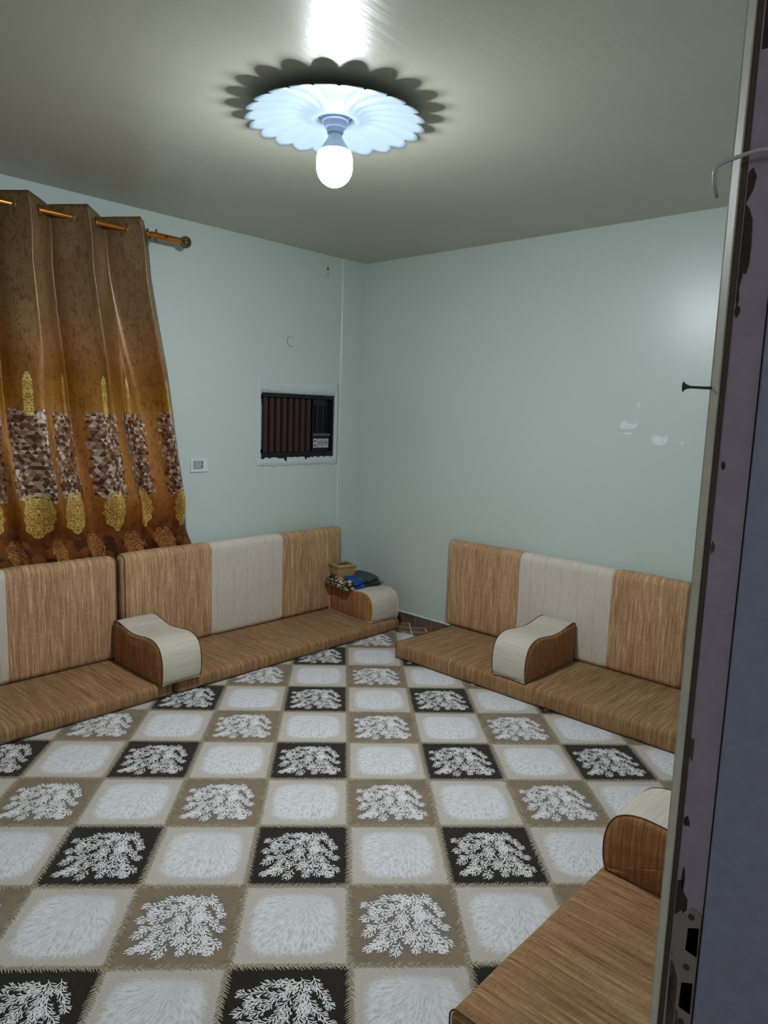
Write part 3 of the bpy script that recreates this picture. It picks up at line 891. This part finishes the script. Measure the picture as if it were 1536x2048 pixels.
cur = empty('curtain', (-2.3, RY, RZ))
tag(cur, 'brown and gold satin curtain with triangle mosaic and gold lace motifs hanging at left', 'curtain')
ZTOP, ZBOT = 2.545, .50
NU, NV = 330, 150
PERX = .287; NW = 4.45; PHI = 1.32
edge_pts = [(2.545, -1.862), (2.48, -1.846), (2.40, -1.833), (2.241, -1.819), (2.026, -1.781), (1.749, -1.730), (1.402, -1.680), (1.039, -1.608), (.789, -1.545), (.683, -1.498), (.50, -1.47)]
def edge_x(z):
    for (z1, x1), (z2, x2) in zip(edge_pts, edge_pts[1:]):
        if z >= z2: return x1 + (x2 - x1) * (z1 - z) / (z1 - z2)
    return edge_pts[-1][1]
v = []; uvs = []
for j in range(NV + 1):
    tv = j / NV; z = ZTOP + (ZBOT - ZTOP) * tv
    xr = edge_x(z)
    spread = 1 + .33 * tv
    for i in range(NU + 1):
        w = i / NU * NW            # waves from the right edge
        phs = 2 * PI * w - PHI
        A = .070 * (1 - .15 * tv)
        # folds drift and split lower down
        drift = .32 * tv * mnoise.noise(Vector((w * 1.1, tv * 1.2, 3.3)))
        cy = math.cos(phs + drift * 2 * PI)
        y = -A * cy
        y += .028 * tv * math.sin(2 * PI * w * 2.3 + 4 * tv + 2 * mnoise.noise(Vector((w, tv * 2, 1)))) + .012 * mnoise.noise(Vector((w * 3, tv * 3, 7)))
        x = xr - w * PERX * spread + .016 * math.sin(2 * phs) * (1 - .3 * tv)
        # gathered behind the cushions at the bottom
        yc = RY
        s_ = min(1, max(0, (1.02 - z) / .30)); s_ = s_ * s_ * (3 - 2 * s_)
        yy = yc + y; tgt = -.024 + y * .30
        yy = yy * (1 - s_) + max(-.040, min(-.006, tgt)) * s_
        yy = min(yy, -.006)
        zz = z
        if j == 0: zz = z + .006 * math.cos(phs)
        v.append((x + 2.3, yy - RY, zz - RZ)); uvs.append((w * .44 + .07, z))
f = []
for j in range(NV):
    for i in range(NU):
        a = j * (NU + 1) + i; f.append((a, a + 1, a + NU + 2, a + NU + 1))
me = bpy.data.meshes.new('fabric'); me.from_pydata(v, [], f); me.materials.append(M_CURTAIN)
uvl = me.uv_layers.new(name='UVMap'); fl = []
for p_ in me.polygons:
    for vi in p_.vertices: fl += list(uvs[vi])
uvl.data.foreach_set('uv', fl); me.polygons.foreach_set('use_smooth', [True] * len(me.polygons)); me.update()
fab = bpy.data.objects.new('fabric', me); COL.objects.link(fab); fab.parent = cur
sm = fab.modifiers.new('thick', 'SOLIDIFY'); sm.thickness = .002; sm.offset = 0
# eyelets where the cloth crosses the rod
for k in range(int(NW * 2)):
    w = (k * .5 + .25) + PHI / (2 * PI) - .5 * (PHI > 1)
    if w > NW: break
    x = edge_x(RZ) - w * PERX * (1.0 + .004)
    sgn = 1 if k % 2 else -1
    n_ = Vector((.80, .60 * sgn, 0)).normalized(); a_ = Vector((0, 0, 1)); b_ = n_.cross(a_)
    c_ = Vector((x + 2.3, 0, 0))
    MB().tube([c_ + a_ * (.026 * math.cos(q)) + b_ * (.026 * math.sin(q)) for q in linspace(0, 2 * PI * 19 / 20, 20)], .0045, 8, True).build('eyelet', M_RING, cur, True)

# ------------------------------------------------------------------ window air conditioner
ac = empty('air_conditioner', ((AX0 + AX1) / 2, 0, AZ0))
tag(ac, 'dark brown louvred window air conditioner set into the curtain wall near the corner', 'air conditioner')
aw = AX1 - AX0; ah = AZ1 - AZ0; hx = aw / 2
MB().box(-hx + .004, hx - .004, .060, .19, .004, ah - .004).build('housing', M_BLACK, ac)
fr = MB()
b_ = .024
fr.box(-hx + .004, hx - .004, .006, .06, ah - b_ - .004, ah - .004); fr.box(-hx + .004, hx - .004, .006, .06, .004, b_ + .010)
fr.box(-hx + .004, -hx + b_, .006, .06, b_ + .010, ah - b_ - .004); fr.box(hx - b_ * .8, hx - .004, .006, .06, b_ + .010, ah - b_ - .004)
fr.build('front_frame', M_BLACK, ac)
gx0, gx1 = -hx + b_, -hx + b_ + .445
n = 8
for k in range(n):
    x0 = gx0 + (gx1 - gx0) * k / n; w = (gx1 - gx0) / n
    MB().prism([(x0 + .003, .052), (x0 + .008, .020), (x0 + w * .60, .012), (x0 + w - .005, .034), (x0 + w - .003, .052)], 'z', b_ + .012, ah - b_ - .008).build('louvre', M_GRILLE, ac, False)
MB().box(gx1, gx1 + .010, .012, .058, b_ + .010, ah - b_ - .004).build('divider', M_BLACK, ac)
px0, px1 = gx1 + .010, hx - b_ * .8
MB().box(px0, px1, .040, .060, .165, ah - b_ - .004).build('side_panel', M_BLUEBLACK, ac)
for k in range(3):
    xx = px0 + (px1 - px0) * (k + .55) / 3.1
    MB().prism([(xx - .012, .041), (xx - .004, .022), (xx + .012, .030), (xx + .016, .041)], 'z', .175, ah - b_ - .05).build('side_vane', M_BLUEBLACK, ac)
MB().box(px0, px1, .020, .060, .150, .165).build('panel_ledge', simple('worn_ledge', lin(86, 84, 92), .5), ac)
MB().box(px0, px1, .022, .060, b_ + .010, .150).build('control_box', M_BLACK, ac)
cp = MB().box(px0 - .004, px1 - .022, .016, .022, .062, .128).build('control_label', M_GREYPANEL, ac)
cpw = (px1 - .022) - (px0 - .004)
for q in (.33, .66): MB().box(px0 - .004 + cpw * q - .0015, px0 - .004 + cpw * q + .0015, .0145, .016, .064, .126).build('label_divider', M_BLACK, cp)
for q, z_ in ((.15, .110), (.15, .078)):
    x_ = px0 - .004 + cpw * q
    MB().box(x_ - .009, x_ + .009, .012, .016, z_ - .004, z_ + .004).build('button', M_BLACK, cp)
for q in (.50, .84):
    x_ = px0 - .004 + cpw * q
    kb = MB(); kb.tube([(x_ - .012, .013, .097), (x_ + .012, .013, .100)], .0022, 6)
    kb.tube([(x_ + .013 * math.cos(a), .0145, .096 + .018 * math.sin(a)) for a in linspace(0, 2 * PI * 15 / 16, 16)], .0012, 5, True)
    kb.build('dial', M_BLACK, cp)
# ragged torn foam / plaster bits round the rim
def rag(x0, x1, z0, z1, seed, n=14, along='x', amp=.012):
    r_ = random.Random(seed)
    for k in range(n):
        q = (k + r_.random()) / n; cx = x0 + (x1 - x0) * q; cz = z0 + (z1 - z0) * q; s_ = amp * (.4 + r_.random())
        pl = blob_poly(cx, cz, s_ * (1.6 if along == 'x' else .7), s_ * (.6 if along == 'x' else 1.6), 7, .8, r_.random())
        MB().prism(pl, 'y', -.006, .012).build('torn_foam', M_BLACK, ac)
ax0 = -hx; 
rag(-hx, hx, -.002, -.002, 1, 12, 'x', .008)
rag(-hx + .0, -hx + .0, .02, .12, 2, 4, 'z', .010)
rag(-hx + .0, -hx + .0, ah - .07, ah - .01, 3, 4, 'z', .010)
MB().prism([(-.155, .004), (-.115, .004), (-.118, -.030), (-.135, -.022)], 'y', -.006, .004).build('torn_foam', M_BLACK, ac)
MB().prism([(.045, .004), (.075, .004), (.066, -.020), (.056, -.018)], 'y', -.006, .004).build('torn_foam', M_BLACK, ac)
# plaster surround (belongs to the wall)
def ring_patch(o_, i_, seed, th, mat, name):
    """raised ragged rectangle ring between outer o_ and inner i_ (x0,x1,z0,z1)"""
    r_ = random.Random(seed); v = []; f = []; N = 96
    def per(rect, t_):
        x0, x1, z0, z1 = rect; q = t_ * 4
        if q < 1: return (x0 + (x1 - x0) * q, z0)
        if q < 2: return (x1, z0 + (z1 - z0) * (q - 1))
        if q < 3: return (x1 - (x1 - x0) * (q - 2), z1)
        return (x0, z1 - (z1 - z0) * (q - 3))
    for k in range(N):
        a = per(o_, k / N); b = per(i_, k / N)
        j1, j2 = (r_.random() - .5) * .012, (r_.random() - .5) * .012
        v += [(a[0] + j1, .0005, a[1] + j2), (a[0] * .985 + b[0] * .015 + j1 * .8, -th, a[1] * .94 + b[1] * .06 + j2 * .8),
              ((a[0] + b[0]) / 2, -th * (.6 + .8 * r_.random()), (a[1] + b[1]) / 2), (b[0], -th, b[1]), (b[0], .004, b[1])]
    for k in range(N):
        k2 = (k + 1) % N
        for q in range(4): f.append((k * 5 + q, k * 5 + q + 1, k2 * 5 + q + 1, k2 * 5 + q))
    return mesh_obj(name, v, f, mat, wall_n, True)
ring_patch((-.978, -.238, 1.150, 1.742), (AX0 - .004, AX1 + .004, AZ0 - .004, AZ1 + .004), 5, .005, M_PLASTER, 'plaster_patch')
pb = MB()
for k, (z_, x0, x1) in enumerate(((1.715, -.93, -.36), (1.685, -.95, -.30), (1.672, -.90, -.50))):
    r_ = random.Random(k); xx = linspace(x0, x1, 26)
    pb.tube([(x, -.0055, z_ - .03 * (x - x0) + .005 * (r_.random() - .5)) for x in xx], .0022, 5)
pb.build('plaster_ridge', M_CHIP, wall_n, True)

# light switch
sw = empty('light_switch', (-1.437, 0, 1.178))
tag(sw, 'white rectangular light switch plate on the wall between curtain and air conditioner', 'light switch')
MB().prism([(x, z) for x, z in rrect(.062, .043, .004)], 'y', -.009, 0).build('plate', M_WHITEPL, sw)
MB().prism([(x - .008, z + .002) for x, z in rrect(.036, .026, .002)], 'y', -.011, -.008).build('bezel', M_GREYPL, sw)
MB().prism([(x - .012, z + .002) for x, z in rrect(.022, .022, .002)], 'y', -.015, -.010).build('rocker', M_GREYPL, sw)
MB().box(.016, .024, -.0125, -.010, .010, .020).box(.016, .024, -.0125, -.010, -.014, -.004).build('indicator', M_STEEL, sw)

# ------------------------------------------------------------------ ceiling light
LX, LY = -2.036, -1.857
cl = empty('ceiling_light', (LX, LY, ROOM_H))
tag(cl, 'white scalloped flower ceiling rose with one bare glowing bulb', 'ceiling light')
NP = 22
def petal(r, a, j):
    k = (a * NP / (2 * PI)) % 1.0
    sc_ = abs(math.sin(PI * k)) ** .55          # rounded lobe
    wgt = [0, 0, 0, 0, .0, .02, .05, .075, .092, .095, .095, .092, .075, .05, .02, 0][j] if j < 16 else 0
    return r * (1 - wgt * 1.15 * (1 - sc_))
prof = [(.060, -.004), (.066, -.034), (.080, -.040), (.094, -.034), (.115, -.018), (.160, -.015), (.215, -.020), (.270, -.029), (.310, -.037), (.334, -.043),
        (.335, -.0415), (.310, -.034), (.270, -.025), (.215, -.016), (.160, -.011), (.110, -.002)]
NA = NP * 14
v = []; f = []; m = len(prof)
for k in range(NA):
    a = 2 * PI * k / NA; kk = (a * NP / (2 * PI)) % 1.0
    for j, (r, z) in enumerate(prof):
        rr_ = petal(r, a, j)
        lobe = math.sin(PI * kk)
        zz = z
        if 4 <= j <= 14: zz = z + (.007 * (.5 - lobe)) * min(1, (r - .09) / .12) + .004 * (.5 - lobe) * (r > .3)
        zz = min(zz, -.001)
        v.append((rr_ * math.cos(a), rr_ * math.sin(a), zz))
for k in range(NA):
    k2 = (k + 1) % NA
    for j in range(m): f.append((k * m + j, k * m + (j + 1) % m, k2 * m + (j + 1) % m, k2 * m + j))
mesh_obj('ceiling_rose', v, f, M_ROSE, cl, True)
hold = MB().lathe([(.001, -.003), (.060, -.003), (.060, -.016), (.052, -.020), (.050, -.036), (.044, -.040), (.040, -.058), (.032, -.062), (.030, -.078), (.001, -.080)], 36)
hold.build('lamp_holder', M_FIT, cl, True, .6)
bulb = MB().lathe([(.001, -.076), (.021, -.076), (.024, -.086), (.030, -.100), (.042, -.118), (.054, -.134), (.0585, -.142)], 32)
hb = bulb.build('bulb_housing', M_HOUSE, cl, True)
dome = []
dome.append((.0588, -.1415)); dome.append((.064, -.152)); dome.append((.0675, -.168))
for k in range(0, 9):
    a = k / 8 * PI / 2; dome.append((max(.0005, .068 * math.cos(a)), -.195 - .072 * math.sin(a)))
MB().lathe(dome[:7], 20).build('bulb_collar', M_GLOW, cl, True)
MB().lathe(dome[6:], 20).build('bulb', M_GLOW2, cl, True)

# ------------------------------------------------------------------ door frame in the south wall (the camera looks past it)
# plan outline of the jamb, room side first: x, y
JX = -3.244
dr = empty('door_1', (JX, SY, 0)); dr['kind'] = 'structure'
DT = DH
def wav(p, z0, z1, name, mat, seed, amp=.0008, n=60):
    """vertical moulding with slightly worn, wavy edges"""
    r_ = random.Random(seed); v = []; f = []; m_ = len(p)
    for k in range(n + 1):
        z_ = z0 + (z1 - z0) * k / n
        for q, (x, y) in enumerate(p):
            w = mnoise.noise(Vector((seed, q * 3.1, z_ * 9))) * amp + mnoise.noise(Vector((seed, q * 1.7, z_ * 40))) * amp * .6
            v.append((x + w, y + w * .4, z_))
    for k in range(n):
        for q in range(m_): f.append((k * m_ + q, k * m_ + (q + 1) % m_, (k + 1) * m_ + (q + 1) % m_, (k + 1) * m_ + q))
    f.append(tuple(range(m_))[::-1]); f.append(tuple(range(n * m_, (n + 1) * m_)))
    return mesh_obj(name, v, f, mat, dr, False)
# local coordinates: x from JX, y from SY (negative y = towards the hall)
wav([(.0, .0005), (-.0010, -.001), (-.0098, -.0098), (-.0100, -.0110), (.029, -.0110), (.029, .0005)], 0, DT, 'frame_edge', M_J_EDGE, 2, .0006)
wav([(-.0080, -.0112), (-.0078, -.0165), (.029, -.0165), (.029, -.0112)], 0, DT, 'edge_groove', M_J_DARK, 5, .0012)
wav([(-.0090, -.0167), (-.0098, -.0185), (-.0098, -.0440), (.029, -.0440), (.029, -.0167)], 0, DT, 'rebate_strip', M_J_MAUVE, 8, .0006)
wav([(-.0085, -.0442), (-.0110, -.0462), (.029, -.0462), (.029, -.0442)], 0, DT, 'seam', M_J_DARK, 11, .0010)
wav([(-.0140, -.0464), (-.0160, -.0480), (-.0160, -.128), (.029, -.128), (.029, -.0464)], 0, DT, 'door_stop', M_J_BLUE, 14, .0006)
# head and far jamb of the frame
MB().box(DX0 - JX + .03, .029, -.128, .0, DT - .035, DT - .001).build('frame_head', M_J_MAUVE, dr)
MB().box(DX0 - JX + .001, DX0 - JX + .03, -.128, .0, 0, DT - .001).build('far_jamb', M_J_MAUVE, dr)
# peeled paint on the rebate strip
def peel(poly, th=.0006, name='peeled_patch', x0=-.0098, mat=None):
    MB().prism(poly, 'x', x0 - th, x0 + .001).build(name, mat or M_PEEL_SHADE, dr)
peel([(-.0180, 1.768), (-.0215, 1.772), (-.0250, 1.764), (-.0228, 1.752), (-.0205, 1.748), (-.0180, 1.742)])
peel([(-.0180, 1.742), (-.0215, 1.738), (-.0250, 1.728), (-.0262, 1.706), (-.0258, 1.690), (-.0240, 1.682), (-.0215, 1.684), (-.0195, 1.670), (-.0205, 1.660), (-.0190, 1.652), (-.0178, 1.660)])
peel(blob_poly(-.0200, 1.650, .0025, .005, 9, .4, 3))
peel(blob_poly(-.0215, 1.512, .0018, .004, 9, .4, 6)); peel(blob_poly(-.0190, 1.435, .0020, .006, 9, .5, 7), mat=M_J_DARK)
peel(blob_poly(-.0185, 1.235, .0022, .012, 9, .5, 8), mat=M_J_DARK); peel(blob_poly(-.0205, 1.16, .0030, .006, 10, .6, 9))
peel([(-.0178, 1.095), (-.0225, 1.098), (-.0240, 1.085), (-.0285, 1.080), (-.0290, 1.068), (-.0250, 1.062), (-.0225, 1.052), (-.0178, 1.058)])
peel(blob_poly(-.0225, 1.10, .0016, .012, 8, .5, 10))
wav([(-.0186, -.0168), (-.0198 + .0094, -.0186), (-.0104, -.0439), (.0, -.0439), (.0, -.0168)][1:], 1.868, DT - .002, 'shaded_upper_part', M_PEEL_SHADE, 31, .0003)  # dark brown layer painted in for the shade under the frame head
# scraped strike plate with two lock slots
sp = MB().prism([(-.0182, 1.058), (-.0242, 1.066), (-.0290, 1.060), (-.0340, 1.074), (-.0438, 1.070), (-.0438, .900), (-.0290, .895), (-.0275, .990), (-.0232, 1.002), (-.0182, 1.015)], 'x', -.0112, -.0095).build('strike_plate', M_RUST, dr)
def slot(y0, y1, z0, z1):
    MB().prism([(y0, z1 + .002), (y1, z1 - .003), (y1 + .0005, z0 + .001), (y0 - .0005, z0 - .001)], 'x', -.0117, -.0110).build('lock_slot', M_VOID, sp)
slot(-.0425, -.0325, 1.026, 1.054); slot(-.0418, -.0315, .962, .993)
for z_ in (1.064, 1.009, .948):
    MB().tube([(-.0112, -.0345, z_), (-.0122, -.0345, z_)], .0030, 10).build('plate_screw', M_STEEL, sp)
peel([(-.0185, 1.008), (-.0262, .992), (-.0268, .90), (-.0200, .89)], .0008, mat=M_J_DARK)
peel(blob_poly(-.0225, .925, .004, .010, 9, .5, 12), .0012, mat=M_VOID, name='screw_hole')

# nail in the jamb edge, and the loose cable
nl = MB().tube([(0, -.004, 0), (-.0012, .004, 0), (-.0036, .0165, .0006), (-.0042, .0195, .0008), (-.0046, .0215, .0009), (-.0049, .0228, .0009), (-.0050, .0233, .0009)], .002, 12, rs=[.0015, .0013, .0013, .0020, .0034, .0050, .0048]).build('nail', M_STEEL, None, True, 1)
nl.location = (JX - .0004, SY + .0005, 1.583)
tag(nl, 'dark steel nail sticking out of the pale door frame edge', 'nail')
pts = [(-3.262, -3.752, 1.778), (-3.264, -3.740, 1.781), (-3.264, -3.727, 1.782), (-3.263, -3.715, 1.781), (-3.264, -3.706, 1.779), (-3.266, -3.699, 1.777), (-3.268, -3.6945, 1.773), (-3.268, -3.694, 1.768), (-3.263, -3.693, 1.760), (-3.256, -3.6935, 1.751)]
cb = MB().tube(pts, .0019, 8).build('cable', M_CABLE, None, True)
tag(cb, 'thin grey-white cable looped round the door frame edge above the nail', 'cable')

# ------------------------------------------------------------------ light
w = bpy.data.worlds.new('World'); sc.world = w; w.use_nodes = True
bg = w.node_tree.nodes['Background']; bg.inputs[0].default_value = (.84, .80, .90, 1); bg.inputs[1].default_value = .20
hl = bpy.data.lights.new('hall_fill', 'AREA'); hl.shape = 'DISK'; hl.size = .5; hl.energy = 6.0; hl.color = (.95, .88, .96)  # unseen fill light added in the hall to brighten the door jamb
ho = bpy.data.objects.new('hall_fill', hl); COL.objects.link(ho); ho.location = (-4.9, -4.9, 2.5)
ho.rotation_euler = (Vector((1.6, 1.1, -1.1))).to_track_quat('-Z', 'Y').to_euler()

# ------------------------------------------------------------------ camera
f_, pt, ro, ya = 1428.16, .138842, .03506, .746865
cy, sy, cp, sp_ = math.cos(ya), math.sin(ya), math.cos(pt), math.sin(pt)
F = Vector((cy * cp, sy * cp, -sp_)); R0 = Vector((sy, -cy, 0)); U0 = R0.cross(F)
R = R0 * math.cos(ro) + U0 * math.sin(ro); U = U0 * math.cos(ro) - R0 * math.sin(ro)
cam = bpy.data.cameras.new('camera'); cam.sensor_fit = 'VERTICAL'; cam.sensor_height = 36; cam.sensor_width = 27; cam.lens = 36 * f_ / 2048
cam.clip_start = .02; cam.clip_end = 50
co = bpy.data.objects.new('camera', cam); COL.objects.link(co)
Mx = Matrix((R, U, -F)).transposed().to_4x4(); Mx.translation = Vector((-3.948, -3.9406, 1.55))
co.matrix_world = Mx
sc.camera = co

sc.view_settings.view_transform = 'Standard'; sc.view_settings.look = 'None'
sc.view_settings.gamma = 1; sc.view_settings.exposure = 0.0; sc.view_settings.use_curve_mapping = False
sc.cycles.max_bounces = 6; sc.cycles.diffuse_bounces = 5; sc.cycles.use_adaptive_sampling = True; sc.cycles.adaptive_threshold = .03; sc.cycles.caustics_reflective = False; sc.cycles.caustics_refractive = False
sc.cycles.sample_clamp_indirect = 6
sc.cycles.use_denoising = True
